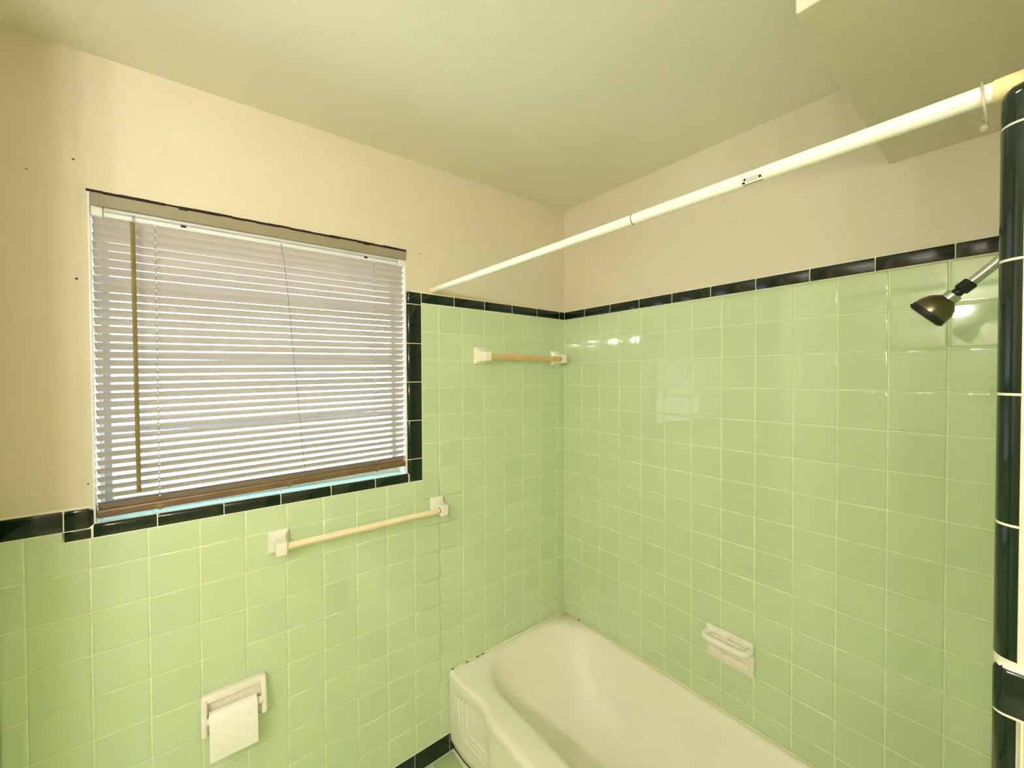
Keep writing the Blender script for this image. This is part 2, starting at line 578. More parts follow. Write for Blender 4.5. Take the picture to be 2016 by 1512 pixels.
# wainscot on the room side
usp = [-YE + 0.0195 + k * T for k in range(0, 9)]
region_tiles(wall_end, F_PART, usp, vs, lambda u, v: v < 1.2065, [], [1.2065], TILE)
grout_sheet(wall_end, F_PART, [(-YE + 0.0195, 2.30, ZFL, 1.2065)], -0.0015, GROUT)
grout_run(wall_end, F_PART, -YE - 0.0004, 2.24, 1.2045, 1.2624, 'tl', 0.0105)
jp = [-YE - 0.001, 1.49, 1.6395, 1.789, 1.9385, 2.088, 2.2375]
for i, (a, b) in enumerate(zip(jp, jp[1:])):
    trim_tile(wall_end, F_PART, a, b, 1.2065, 1.2615, 'tl' if i == 0 else 't', Rr=0.0105)

# ---- walls behind the camera, closet return beside the window wall, ceiling, soffit, floor
bm = bmesh.new(); add_box(bm, XO - 0.1, XO, YR - 0.1, PR, 0.0, 2.47)
wall_opp = struct(bm_obj('wall_opposite', bm, PAINT), 'plain cream wall behind the photographer carrying the lamp bar', 'wall')
bm = bmesh.new(); add_box(bm, XO, XP, YR - 0.1, YR, 0.0, 2.47)
wall_rear = struct(bm_obj('wall_rear', bm, PAINT), 'plain cream rear wall of the bathroom', 'wall')
bm = bmesh.new(); add_box(bm, XO, -1.862, -0.36, PR, 0.0, 2.47)
wall_clo = struct(bm_obj('wall_closet', bm, PAINT), 'cream closet return just left of the window wall', 'wall')

F_CLOS = frame((0, 1, 0), (0, 0, 1), (1, 0, 0), (-1.854, 0, 0))
F_CLOF = frame((1, 0, 0), (0, 0, 1), (0, -1, 0), (0, -0.368, 0))
region_tiles(wall_clo, F_CLOS, [-0.3655, -0.2665, -0.157, -0.0475, -0.006], vs, lambda u, v: v < WB, [], [WB], TILE)
region_tiles(wall_clo, F_CLOF, [-2.415, -2.3935, -2.284, -2.1745, -2.065, -1.9555, -1.8565], vs, lambda u, v: v < WB, [], [WB], TILE)
grout_sheet(wall_clo, F_CLOS, [(-0.3665, -0.004, ZFL, WB)], -0.0015, GROUT)
grout_sheet(wall_clo, F_CLOF, [(-2.418, -1.8555, ZFL, WB)], -0.0015, GROUT)
for a, b in ((-0.3685, -0.219), (-0.219, -0.0695), (-0.0695, -0.004)):
    trim_tile(wall_clo, F_CLOS, a, b, WB, WT, 't', Rr=0.008)
for a, b in ((-2.418, -2.303), (-2.303, -2.1535), (-2.1535, -2.004), (-2.004, -1.853)):
    trim_tile(wall_clo, F_CLOF, a, b, WB, WT, 't', Rr=0.008)

c = [(XO - 0.1, YR - 0.1), (0.15, YR - 0.1), (0.15, YB), (XO - 0.1, YB)]
vv = [(x, y, zceil(x, y)) for x, y in c] + [(x, y, 2.56) for x, y in c]
ceiling = struct(mesh_obj('ceiling', vv, [(3, 2, 1, 0), (4, 5, 6, 7), (0, 1, 5, 4), (1, 2, 6, 5), (2, 3, 7, 6), (3, 0, 4, 7)], CEIL),
                 'matte cream bathroom ceiling', 'ceiling')
bm = bmesh.new(); add_box(bm, -0.731, PR, YP, -1.205, 2.1605, 2.46, 0.002, 1)
struct(bm_obj('ceiling_soffit', bm, PAINT), 'boxed cream soffit dropped from the ceiling above the shower head', 'soffit')

bm = bmesh.new(); add_box(bm, XO - 0.1, 0.15, YR - 0.1, YB, -0.08, ZFL - 0.0015)
floor = struct(bm_obj('floor', bm, GROUT), 'green tiled bathroom floor beside the tub', 'floor')
fu = [-1.86 + k * T for k in range(0, 12)]
fv = [-0.003 - k * T for k in range(13, -1, -1)]
region_tiles(floor, F_FLOOR, fu, fv, lambda u, v: u < -0.672, [-0.672], [], FLOORT)

# ------------------------------------------------------------------ window
YF = 0.088
win = bpy.data.objects.new('window_1', None); COL.objects.link(win); win.location = (-1.276, 0.0, WZ0)
struct(win, 'bathroom window of four stacked panes behind a white mini blind', 'window')
win.location = (0, 0, 0)
box('jamb_lining', WX0, WX0 + 0.004, PR, YF + 0.03, WZ0, WZ1, WHITEP, win)
box('jamb_lining', WX1 - 0.004, WX1, PR + 0.003, YF + 0.03, WZ0, WZ1, WHITEP, win)
def shear(o, k=0.0098):
    for v in o.data.vertices: v.co.z += (v.co.x - WX0) * k - 0.0022
    return o


shear(box('head_lining', WX0 + 0.004, WX1 - 0.004, PR, YF + 0.03, WZ1 - 0.003, WZ1, PAINT, win))
# dark ragged strip painted for the shadow in the gap above the valance
bm = bmesh.new()
n = 28
for i in range(n):
    a = WX0 - 0.002 + (WX1 - WX0 + 0.004) * i / n; b = WX0 - 0.002 + (WX1 - WX0 + 0.004) * (i + 1) / n
    add_box(bm, a, b, PR - 0.0012, PR + 0.004, WZ1 - 0.0030 + random.uniform(-0.001, 0.0006), WZ1 + 0.0036 + random.uniform(-0.0012, 0.0012))
shear(bm_obj('gap_shadow_strip', bm, DARK, win))
bm = bmesh.new()
add_box(bm, WX0, WX0 + 0.012, YF, YF + 0.035, WZ0, WZ1 + 0.006, 0.002, 1)
add_box(bm, WX1 - 0.012, WX1, YF, YF + 0.035, WZ0, WZ1 + 0.006, 0.002, 1)
add_box(bm, WX0 + 0.012, WX1 - 0.012, YF, YF + 0.035, WZ1 - 0.022, WZ1 + 0.006, 0.002, 1)
add_box(bm, WX0 + 0.012, WX1 - 0.012, YF, YF + 0.035, WZ0, WZ0 + 0.05, 0.002, 1)
bm_obj('window_frame', bm, WHITEP, win, 40)
zr = [1.246, 1.446, 1.651, 1.851, WZ1 - 0.022]
for k in range(4):
    z0, z1 = zr[k], zr[k + 1]
    bm = bmesh.new(); s = 0.009
    x0, x1 = WX0 + 0.012, WX1 - 0.012
    add_box(bm, x0, x0 + 0.014, YF + 0.006, YF + 0.028, z0, z1, 0.001, 1)
    add_box(bm, x1 - 0.014, x1, YF + 0.006, YF + 0.028, z0, z1, 0.001, 1)
    add_box(bm, x0 + 0.014, x1 - 0.014, YF + 0.006, YF + 0.028, z0, z0 + s, 0.001, 1)
    add_box(bm, x0 + 0.014, x1 - 0.014, YF + 0.006, YF + 0.028, z1 - s, z1, 0.001, 1)
    sash = bm_obj('sash', bm, SASH, win, 40)
    box('pane', x0 + 0.012, x1 - 0.012, YF + 0.015, YF + 0.018, z0 + s - 0.002, z1 - s + 0.002, GLASS, sash)
# sill tiles
F_SILL = frame((1, 0, 0), (0, 1, 0), (0, 0, 1), (0, 0, 1.2135))
grout_sheet(win, F_SILL, [(WX0 + 0.004, WX1 - 0.004, 0.0075, YF)], -0.0012, WGROUT, 'sill_grout', edge=0.018)
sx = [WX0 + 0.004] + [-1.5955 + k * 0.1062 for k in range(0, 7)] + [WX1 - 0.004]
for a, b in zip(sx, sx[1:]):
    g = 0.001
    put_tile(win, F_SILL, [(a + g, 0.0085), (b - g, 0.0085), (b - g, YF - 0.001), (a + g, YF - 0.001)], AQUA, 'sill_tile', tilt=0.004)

# ------------------------------------------------------------------ blind
blind = empty('window_blind', (-1.276, 0.028, 1.23), 'white mini blind with thin tilted slats covering the window', 'blind')
blind.location = (0, 0, 0)
BX0, BX1 = -1.6945, -0.8575
valance = shear(box('valance', BX0, BX1, 0.001, 0.004, 2.0240, 2.0552, VAL, blind, 0.001, 1))
for x in (-1.512, -1.003):
    shear(box('valance_clip', x - 0.010, x + 0.010, -0.0004, 0.0012, 2.0520, 2.0565, INK, valance, 0.0003, 1))
    shear(box('clip_tab', x - 0.006, x + 0.006, 0.0122, 0.0139, 2.0085, 2.0150, INK, valance, 0.0006, 1))
hr = shear(box('headrail', -1.672, -0.8845, 0.014, 0.040, 2.0035, 2.046, WHITEP, blind, 0.0015, 1))
shear(box('valance_shadow_strip', -1.672, -0.8845, 0.0128, 0.0142, 2.0130, 2.0180, SASH, hr))  # bluish strip painted for the valance's shadow on the headrail
for x0, x1 in ((BX0, -1.673), (-0.8835, BX1)):
    shear(box('mounting_bracket', x0, x1, 0.010, 0.043, 2.002, 2.052, WHITEP, blind, 0.001, 1))
# slats
SP, CH, TILT = 0.0216, 0.0252, R(40)
SY = 0.029
prof = []
for k in range(6):
    s = -CH / 2 + CH * k / 5
    crown = 0.0017 * (1 - (2 * s / CH) ** 2)
    prof.append((s, crown))
verts, faces = [], []
SL = BX1 - BX0
for xx in (-SL / 2, SL / 2):
    for (s, c_) in prof: verts.append((xx, s, c_))
    for (s, c_) in prof[::-1]: verts.append((xx, s, c_ - 0.0004))
npf = 12
for k in range(npf):
    faces.append((k, npf + k, npf + (k + 1) % npf, (k + 1) % npf))
faces.append(tuple(range(npf))[::-1]); faces.append(tuple(range(npf, 2 * npf)))
slat_me = None
NS = 36
for i in range(NS):
    z = 1.9945 - i * SP
    sag = max(0.0, (i - 26) / 8.0)                        # the lowest slats follow the crooked bottom rail
    o = mesh_obj('slat', verts, faces, SLAT, blind, smooth=50, mesh=slat_me)
    slat_me = o.data
    if z < 1.2530: z = 1.2530
    slope = 0.0098 + (0.0225 - 0.0098) * min(1.0, i / 26.0)
    o.matrix_local = Matrix.Translation(((BX0 + BX1) / 2 + random.uniform(-0.0006, 0.0006), SY, z + 0.42 * slope - 0.001)) @ Matrix.Rotation(-slope, 4, 'Y') @ Matrix.Rotation(-TILT + random.uniform(-0.035, 0.035), 4, 'X')
# bottom rail, slightly crooked
bm = bmesh.new(); add_box(bm, BX0, BX1, 0.015, 0.043, 1.2265, 1.2465, 0.003, 2)
for v in bm.verts: v.co.z += (v.co.x - BX0) * 0.0225
bm_rail = bm_obj('bottom_rail', bm, RAILM, blind, 40)
for dz in (0.0130, 0.0082, 0.0030):
    bm = bmesh.new(); add_box(bm, BX0 + 0.001, BX1 - 0.001, 0.0145, 0.0155, 1.2265 + dz, 1.2265 + dz + 0.0014)
    for v in bm.verts: v.co.z += (v.co.x - BX0) * 0.0225
    bm_obj('rail_shade_stain', bm, RAILD, bm_rail)  # thin dark strip for shadow and stain on the rail front


def rz(x): return 1.2275 + (x - BX0) * 0.0225


for x in (-1.572, -1.255, -0.967):
    bm = bmesh.new()
    add_tube(bm, [(x, 0.0125, rz(x) + 0.009), (x, 0.0152, rz(x) + 0.009)], [0.0065, 0.008], 14)
    add_box(bm, x - 0.012, x + 0.012, 0.0135, 0.0150, rz(x) + 0.0065, rz(x) + 0.0105, 0.0004, 1)
    add_tube(bm, [(x, 0.018, rz(x) - 0.0035), (x, 0.018, rz(x) + 0.001)], 0.004, 10)
    bm_obj('cord_button', bm, RAILM, bm_rail, 40)
# ladder cords with a knot at each slat
for x in (-1.573, -0.9725):
    bm = bmesh.new()
    yf = SY - CH / 2 * math.cos(TILT) - 0.001
    add_tube(bm, [(x, yf, 2.010), (x, yf, rz(x) + 0.014)], 0.0006, 6)
    add_tube(bm, [(x, 2 * SY - yf, 2.010), (x, 2 * SY - yf, rz(x) + 0.016)], 0.0006, 6)
    bm_obj('ladder_cord', bm, CORD, blind, 0)
    bm = bmesh.new()
    for i in range(NS - 1):
        z = 1.9945 - i * SP + (x - BX0) * (0.0098 + 0.0127 * min(1.0, i / 26.0)) + CH / 2 * math.sin(TILT) - 0.006
        if z < rz(x) + 0.02: continue
        bmesh.ops.create_icosphere(bm, subdivisions=1, radius=0.0026, matrix=Matrix.Translation((x + 0.001, yf - 0.001, z)) @ Matrix.Diagonal((0.9, 0.8, 1.6, 1)))
    kn = bm_obj('ladder_knots', bm, CORDW, blind, 0)
    kn['kind'] = 'stuff'
# lift cord slanting across the middle
tube('lift_cord', [(-1.2715, 0.012, 2.011), (-1.262, 0.0125, 1.95), (-1.249, 0.013, 1.80), (-1.240, 0.013, 1.66), (-1.226, 0.0135, 1.50), (-1.216, 0.014, 1.36), (-1.210, 0.0145, 1.285), (-1.202, 0.016, rz(-1.2) + 0.016)], 0.0008, CORD, blind, 6, 0)
# tilt wand
wd = tube('tilt_wand', [(-1.6165, 0.007, 1.996), (-1.6150, 0.005, 1.65), (-1.6130, 0.003, 1.285)], 0.0055, WAND, blind, 6, 20)
bm = bmesh.new()
add_tube(bm, [(-1.6165, 0.014, 2.012), (-1.6165, 0.008, 2.014), (-1.6165, 0.006, 2.006), (-1.6165, 0.007, 1.992)], 0.0017, 8)
bm_obj('wand_hook', bm, SASH, wd, 0)

# ------------------------------------------------------------------ bathtub
tub = empty('bathtub', (-0.34, -0.70, ZFL), 'almond enamel bathtub set into the green tiled alcove', 'bathtub')
tub.location = (0, 0, 0)
TY0, TY1 = YE + 0.002, -0.002          # foot end, window end


def rrect(x0, x1, y0, y1, r, ns=10, nl=60, nc=8):
    """ccw from the front edge: long front side first"""
    pts = []
    def arc(cx, cy, a0):
        for k in range(nc):
            a = a0 + math.pi / 2 * k / nc
            pts.append((cx + r * math.cos(a), cy + r * math.sin(a)))
    def side(p, q, n):
        for k in range(n):
            t = k / n
            pts.append((p[0] + (q[0] - p[0]) * t, p[1] + (q[1] - p[1]) * t))
    side((x0 + r, y0), (x1 - r, y0), ns); arc(x1 - r, y0 + r, -math.pi / 2)
    side((x1, y0 + r), (x1, y1 - r), nl); arc(x1 - r, y1 - r, 0)
    side((x1 - r, y1), (x0 + r, y1), ns); arc(x0 + r, y1 - r, math.pi / 2)
    side((x0, y1 - r), (x0, y0 + r), nl); arc(x0 + r, y0 + r, math.pi)
    return pts


def sstep(a, b, t):
    t = min(1.0, max(0.0, (t - a) / (b - a))); return t * t * (3 - 2 * t)


def front_x(y):
    """plan line of the outer rim: narrow by the window wall, then stepping out"""
    d = -y
    return -0.688 + 0.016 * sstep(0.05, 0.22, d) - 0.026 * sstep(0.235, 0.30, d)


def ring(x0, x1, y0, y1, r, z, outer=None):
    out = []
    for (x, y) in rrect(x0, x1, y0, y1, r):
        if outer is not None and x < x0 + 0.012:
            x = x - x0 + front_x(y) + outer
        out.append((x, y, z))
    return out


rings = [
    ring(TUBX, -0.003, TY0, TY1, 0.004, 0.318, 0.006),
    ring(TUBX, -0.003, TY0, TY1, 0.004, 0.345, 0.0025),
    ring(TUBX, -0.003, TY0, TY1, 0.004, 0.362, 0.0),
    ring(TUBX, -0.003, TY0, TY1, 0.004, 0.3735, 0.003),
    ring(TUBX, -0.003, TY0, TY1, 0.004, 0.3800, 0.010),
    ring(TUBX, -0.003, TY0, TY1, 0.004, DECK, 0.022),
    ring(-0.606, -0.018, TY0 + 0.06, -0.020, 0.185, DECK + 0.0004),
    ring(-0.593, -0.024, TY0 + 0.073, -0.029, 0.19, 0.3800),
    ring(-0.585, -0.030, TY0 + 0.081, -0.038, 0.19, 0.3745),
    ring(-0.579, -0.038, TY0 + 0.088, -0.052, 0.195, 0.358),
    ring(-0.572, -0.050, TY0 + 0.096, -0.085, 0.20, 0.315),
    ring(-0.560, -0.068, TY0 + 0.110, -0.145, 0.20, 0.235),
    ring(-0.546, -0.088, TY0 + 0.125, -0.215, 0.20, 0.160),
    ring(-0.522, -0.115, TY0 + 0.150, -0.290, 0.185, 0.110),
    ring(-0.480, -0.155, TY0 + 0.190, -0.360, 0.15, 0.086),
    ring(-0.43, -0.21, TY0 + 0.25, -0.45, 0.10, 0.080),
    ring(-0.36, -0.29, TY0 + 0.34, -0.56, 0.03, 0.078),
]
verts, faces = [], []
for rg in rings: verts += rg
N = len(rings[0])
for L in range(len(rings) - 1):
    for i in range(N):
        j = (i + 1) % N
        faces.append((L * N + i, L * N + j, (L + 1) * N + j, (L + 1) * N + i))
faces.append(tuple((len(rings) - 1) * N + i for i in range(N)))
basin = mesh_obj('basin', verts, faces, TUB, tub, smooth=0)
# apron with fluted border
NY, NZ = 190, 60
verts, faces = [], []
for a in range(NY + 1):
    y = TY1 + (TY0 - TY1) * (a / NY) ** 1.35
    for b in range(NZ + 1):
        z = ZFL + 0.001 + (0.320 - ZFL - 0.001) * b / NZ
        x = front_x(y) + 0.006 + 0.004 * (1 - sstep(0.10, 0.31, z)) + 0.018 * (1 - sstep(0.045, 0.10, z))
        # rounded-rectangle signed distance of the sunken panel
        qx, qz = (-y - 0.072) - 0.07, (z - 0.150) - 0.07
        sd = min(max(-qx, -qz), 0.0) + math.hypot(max(-qx, 0), max(-qz, 0)) - 0.07
        for off in (0.0, -0.022, -0.044):
            t = (sd - off) / 0.008
            if abs(t) < 1: x -= 0.0042 * (1 - t * t) ** 2
        if sd < -0.05: x += 0.002
        verts.append((x, y, z))
for a in range(NY):
    for b in range(NZ):
        k = a * (NZ + 1) + b
        faces.append((k, k + 1, k + NZ + 2, k + NZ + 1))
mesh_obj('apron', verts, faces, TUB, tub, smooth=0)
# caulk
bm = bmesh.new()
add_tube(bm, [(-0.676, -0.0035, DECK - 0.004), (-0.60, -0.0035, DECK + 0.0005), (-0.004, -0.0035, DECK + 0.0005), (-0.0035, -0.006, DECK + 0.0005), (-0.0035, TY0 + 0.004, DECK + 0.0005)], 0.0035, 8)
caulk = bm_obj('caulk_bead', bm, CAULK, tub, 0)
for (x, y, l, ang) in [(-0.668, -0.0065, 0.010, 0), (-0.600, -0.0066, 0.012, 0), (-0.545, -0.0066, 0.016, 0), (-0.520, -0.0066, 0.014, 0), (-0.0066, -0.10, 0.010, 1)]:
    bm = bmesh.new()
    mm = Matrix.Translation((x, y, DECK + 0.0015)) @ Matrix.Diagonal((l * 0.8 if not ang else 0.0018, 0.0018 if not ang else l * 0.8, 0.0022, 1))
    bmesh.ops.create_icosphere(bm, subdivisions=1, radius=1.0, matrix=mm)
    bm_obj('mildew_spot', bm, MILDEW, caulk, 0)
tube('floor_caulk', [(front_x(-0.004) + 0.0275, -0.004, ZFL + 0.001)] + [(front_x(-d) + 0.0275, -d, ZFL + 0.001) for d in (0.08, 0.16, 0.24, 0.27, 0.30, 0.6, 1.0, 1.40)], 0.003, DARK, tub, 8, 0)

# ------------------------------------------------------------------ shower rod
RX = -0.745


def rodz(y): return 1.9300 + 0.0080 * y


rod = empty('shower_curtain_rod', (RX, -0.7, 1.92), 'white tension shower curtain rod spanning above the tub', 'curtain rod')
rod.location = (0, 0, 0)
YJ = -0.918
tube('inner_tube', [(RX, 0.002, rodz(0)), (RX, YJ - 0.02, rodz(YJ))], 0.0104, ROD, rod, 28)
outer = tube('outer_tube', [(RX, YJ, rodz(YJ)), (RX, YJ - 0.002, rodz(YJ)), (RX, -1.425, rodz(-1.425))], [0.0108, 0.0116, 0.0116], ROD, rod, 28)
tube('tube_seam', [(RX, YJ + 0.0012, rodz(YJ)), (RX, YJ - 0.0002, rodz(YJ))], 0.0113, DARK, rod, 28)
tube('end_cap', [(RX, 0.0095, rodz(0)), (RX, 0.000, rodz(0)), (RX, -0.006, rodz(0))], [0.0120, 0.0120, 0.0108], RODCAP, rod, 24)
tube('end_cap', [(RX, YP + 0.0005, rodz(-1.43)), (RX, -1.4085, rodz(-1.43)), (RX, -1.4070, rodz(-1.43))], [0.0135, 0.0130, 0.0120], RODCAP, rod, 24)
# printed sticker on the lower room side of the rod
LY0, LY1 = -1.1365, -1.1675
RS = 0.01185


def rodpt(y, a, r=RS): return (RX + r * math.cos(a), y, rodz(y) + r * math.sin(a))


def rodpatch(bm, y0, y1, a0, a1, r, n=6):
    rows = []
    for k in range(n + 1):
        a = a0 + (a1 - a0) * k / n
        rows.append((bm.verts.new(rodpt(y0, a, r)), bm.verts.new(rodpt(y1, a, r))))
    for p, q in zip(rows, rows[1:]):
        bm.faces.new((p[0], p[1], q[1], q[0]))


A0, A1 = R(175), R(250)
bm = bmesh.new(); rodpatch(bm, LY0, LY1, A0, A1, RS, 10)
lab = bm_obj('sticker', bm, ROD, rod, 0)
bm = bmesh.new()
r3 = RS + 0.00012
for (ya, yb, aa, ab) in [(LY0, LY1, A0, A0 + 0.035), (LY1 + 0.0007, LY1, A0, A1), (LY0, LY0 - 0.0005, A0 + 0.6, A1),
                         (LY0 - 0.006, LY1 + 0.005, A0 + 0.33, A0 + 0.38), (LY0 - 0.008, LY1 + 0.004, A0 + 0.48, A0 + 0.53), (LY0 - 0.006, LY1 + 0.006, A0 + 0.63, A0 + 0.68), (LY0 - 0.008, LY1 + 0.006, A0 + 0.78, A0 + 0.83),
                         (LY0 - 0.001, LY1, A1 - 0.12, A1), (LY0 - 0.003, LY0 - 0.0065, A0 + 0.30, A0 + 0.62), (LY0 - 0.0002, LY0 - 0.0045, A0 + 0.72, A0 + 1.02), (LY1 + 0.0052, LY1 + 0.0012, A0 + 0.45, A0 + 0.80)]:
    rodpatch(bm, ya, yb, aa, ab, r3, 3)
bm_obj('print', bm, INK, lab, 0)

# clear ring hanging on the rod
ringo = empty('curtain_ring', (RX, -1.4, 1.9), 'clear plastic curtain ring hanging near the end of the rod', 'curtain ring')
ringo.location = (0, 0, 0)
pts = []
cz = rodz(-1.402) - 0.0095
for k in range(33):
    a = 2 * math.pi * k / 32
    pts.append((RX + 0.0155 * math.cos(a), -1.4005 + 0.002 * math.sin(a), cz + 0.0245 * math.sin(a)))
tube('loop', pts, 0.0013, PLASTIC, ringo, 10, 0)
bm = bmesh.new()
bmesh.ops.create_uvsphere(bm, u_segments=14, v_segments=8, radius=0.0042, matrix=Matrix.Translation((RX, -1.4005, cz - 0.0285)))
bm_obj('bead', bm, PLASTIC, ringo, 0)
tube('clasp', [(RX - 0.004, -1.4005, cz - 0.0185), (RX + 0.004, -1.4005, cz - 0.0185)], 0.0016, PLASTIC, ringo, 8)

# ------------------------------------------------------------------ shower head
SX = -0.36
sh = empty('showerhead', (SX, YE, 1.79), 'small chrome shower head on an angled arm beside the black edge trim', 'shower head')
sh.location = (0, 0, 0)


def P(y, z): return Vector((SX, y, z))


a_dir = Vector((0, 0.725, -0.69)).normalized()
tube('escutcheon', [P(YE + 0.0005, 1.797), P(YE + 0.003, 1.797), P(YE + 0.008, 1.797)], [0.026, 0.025, 0.011], CHROME, sh, 24)
tube('shower_arm', [P(YE + 0.002, 1.797), P(YE + 0.006, 1.7955), P(-1.402, 1.786), P(-1.3715, 1.7555)], 0.0085, CHROME, sh, 20)
pn = P(-1.3735, 1.7575)
tube('swivel_nut', [pn, pn + a_dir * 0.002, pn + a_dir * 0.018, pn + a_dir * 0.020], [0.0105, 0.0122, 0.0122, 0.009], RUBBER, sh, 6, 20)
tube('ball_joint', [pn + a_dir * 0.019, pn + a_dir * 0.024, pn + a_dir * 0.029], [0.0075, 0.0088, 0.0075], RUBBER, sh, 16)
h0 = pn + a_dir * 0.027
h_dir = Vector((0, 0.74, -0.67)).normalized()
tube('collar', [h0, h0 + h_dir * 0.002, h0 + h_dir * 0.013, h0 + h_dir * 0.0145], [0.0105, 0.0128, 0.0132, 0.012], CHROME, sh, 24)
bell = tube('bell', [h0 + h_dir * 0.014, h0 + h_dir * 0.022, h0 + h_dir * 0.032, h0 + h_dir * 0.040, h0 + h_dir * 0.045], [0.0145, 0.0235, 0.0282, 0.0300, 0.0302], CHROMED, sh, 32)
tube('face_ring', [h0 + h_dir * 0.0445, h0 + h_dir * 0.0465, h0 + h_dir * 0.0545, h0 + h_dir * 0.0565], [0.0302, 0.0310, 0.0300, 0.026], RUBBER, sh, 32)
bm = bmesh.new()
fc = h0 + h_dir * 0.0515
e1 = Vector((1, 0, 0)); e2 = h_dir.cross(e1)
for k in range(32):
    a = 2 * math.pi * k / 32
    c_ = fc + (e1 * math.cos(a) + e2 * math.sin(a)) * 0.0304
    bmesh.ops.create_icosphere(bm, subdivisions=1, radius=0.0019, matrix=Matrix.Translation(c_))
nb = bm_obj('nozzle_ribs', bm, RUBBER, sh, 0)


# ------------------------------------------------------------------ towel bars
def towel_bar(name, label, xl, xr, zc, barm):
    t = empty(name, (0, 0, 0), label, 'towel bar', 'towel bars on the window wall')
    for x in (xl, xr):
        bm = bmesh.new()
        # flared ceramic post: lofted squares from wall plate to bar block
        lv = [(0.0, 0.029, 0.036), (0.006, 0.029, 0.036), (0.009, 0.027, 0.034), (0.015, 0.0215, 0.0275), (0.026, 0.0165, 0.0225), (0.038, 0.0150, 0.0205), (0.048, 0.0150, 0.0205), (0.068, 0.0150, 0.0205), (0.071, 0.0130, 0.0185)]
        rg = []
        for (d, hw, hh) in lv:
            dz = -0.004 * sstep(0.01, 0.05, d)
            rg.append([bm.verts.new((x + sx_ * hw, -d, zc + dz + sz_ * hh)) for sx_, sz_ in ((-1, -1), (1, -1), (1, 1), (-1, 1))])
        for a, b in zip(rg, rg[1:]):
            for k in range(4):
                bm.faces.new((a[k], a[(k + 1) % 4], b[(k + 1) % 4], b[k]))
        bm.faces.new(rg[0][::-1]); bm.faces.new(rg[-1])
        bmesh.ops.bevel(bm, geom=[e for e in bm.edges if abs((e.verts[0].co - e.verts[1].co).y) > 0.0005], offset=0.0022, segments=2, affect='EDGES')
        bm_obj('bracket', bm, CERAM, t, 35)
    # square bar set on edge
    bm = bmesh.new()
    h = 0.0120; zb = zc - 0.004; yb = -0.055
    vs_ = []
    for x in (xl + 0.008, xr - 0.008):
        vs_.append([bm.verts.new((x, yb + dy, zb + dz)) for dy, dz in ((-h, 0), (0, -h), (h, 0), (0, h))])
    for k in range(4):
        bm.faces.new((vs_[0][k], vs_[0][(k + 1) % 4], vs_[1][(k + 1) % 4], vs_[1][k]))
    bm.faces.new(vs_[0][::-1]); bm.faces.new(vs_[1])
    bmesh.ops.bevel(bm, geom=[e for e in bm.edges if abs((e.verts[0].co - e.verts[1].co).x) > 0.01], offset=0.0015, segments=2, affect='EDGES')
    bar = bm_obj('bar', bm, barm, t, 35)
    # brown stain where the bar enters the post
    bm = bmesh.new(); x = xr - 0.0172; h2 = h + 0.0012
    ra = [bm.verts.new((x, yb + dy, zb + dz)) for dy, dz in ((-h2, 0), (0, -h2), (h2, 0), (0, h2))]
    rb = [bm.verts.new((x + 0.003, yb + dy, zb + dz)) for dy, dz in ((-h2, 0), (0, -h2), (h2, 0), (0, h2))]
    for k in range(4): bm.faces.new((ra[k], ra[(k + 1) % 4], rb[(k + 1) % 4], rb[k]))
    bm.faces.new(ra[::-1]); bm.faces.new(rb)
    bm_obj('stained_socket', bm, RUST, t)
    return t


towel_bar('towel_bar', 'long cream towel bar on white ceramic posts under the window sill', -1.291, -0.735, 1.073, BARC)
towel_bar('towel_bar', 'short tan towel bar high in the shower corner below the black trim', -0.5245, -0.0705, 1.677, BART)

# ------------------------------------------------------------------ soap dish
sd_ = empty('soap_dish', (0, 0, 0), 'white ceramic soap dish with grab rail on the tub wall', 'soap dish')
bm = bmesh.new()
SYC, SZC = -0.806, 0.6165
add_box(bm, -0.008, 0.0, SYC - 0.079, SYC + 0.079, SZC - 0.060, SZC + 0.060, 0.004, 2)
plate = bm_obj('back_plate', bm, CERAM2, sd_, 40)
bm = bmesh.new()
add_box(bm, -0.016, -0.006, SYC - 0.079, SYC + 0.079, SZC + 0.040, SZC + 0.062, 0.004, 2)
bm_obj('top_ledge', bm, CERAM, sd_, 40)
# closed loop rail
pts = []
zr_ = SZC + 0.040
for k in range(41):
    a = 2 * math.pi * k / 40
    cx_, sy_ = math.cos(a), math.sin(a)
    px = -0.033 + 0.026 * math.copysign(abs(cx_) ** 0.6, cx_)
    py = SYC + 0.073 * math.copysign(abs(sy_) ** 0.35, sy_)
    pts.append((px, py, zr_ - 0.10 * (-0.006 - px) + (0.004 if px > -0.02 else 0)))
bm = bmesh.new(); add_tube(bm, pts, 0.0112, 12)
bm_obj('grab_rail', bm, CERAM, sd_, 0)
bm = bmesh.new()
add_box(bm, -0.016, -0.0075, SYC - 0.066, SYC + 0.066, SZC - 0.046, SZC - 0.020, 0.004, 2)
bm_obj('soap_lip', bm, CERAM2, sd_, 40)

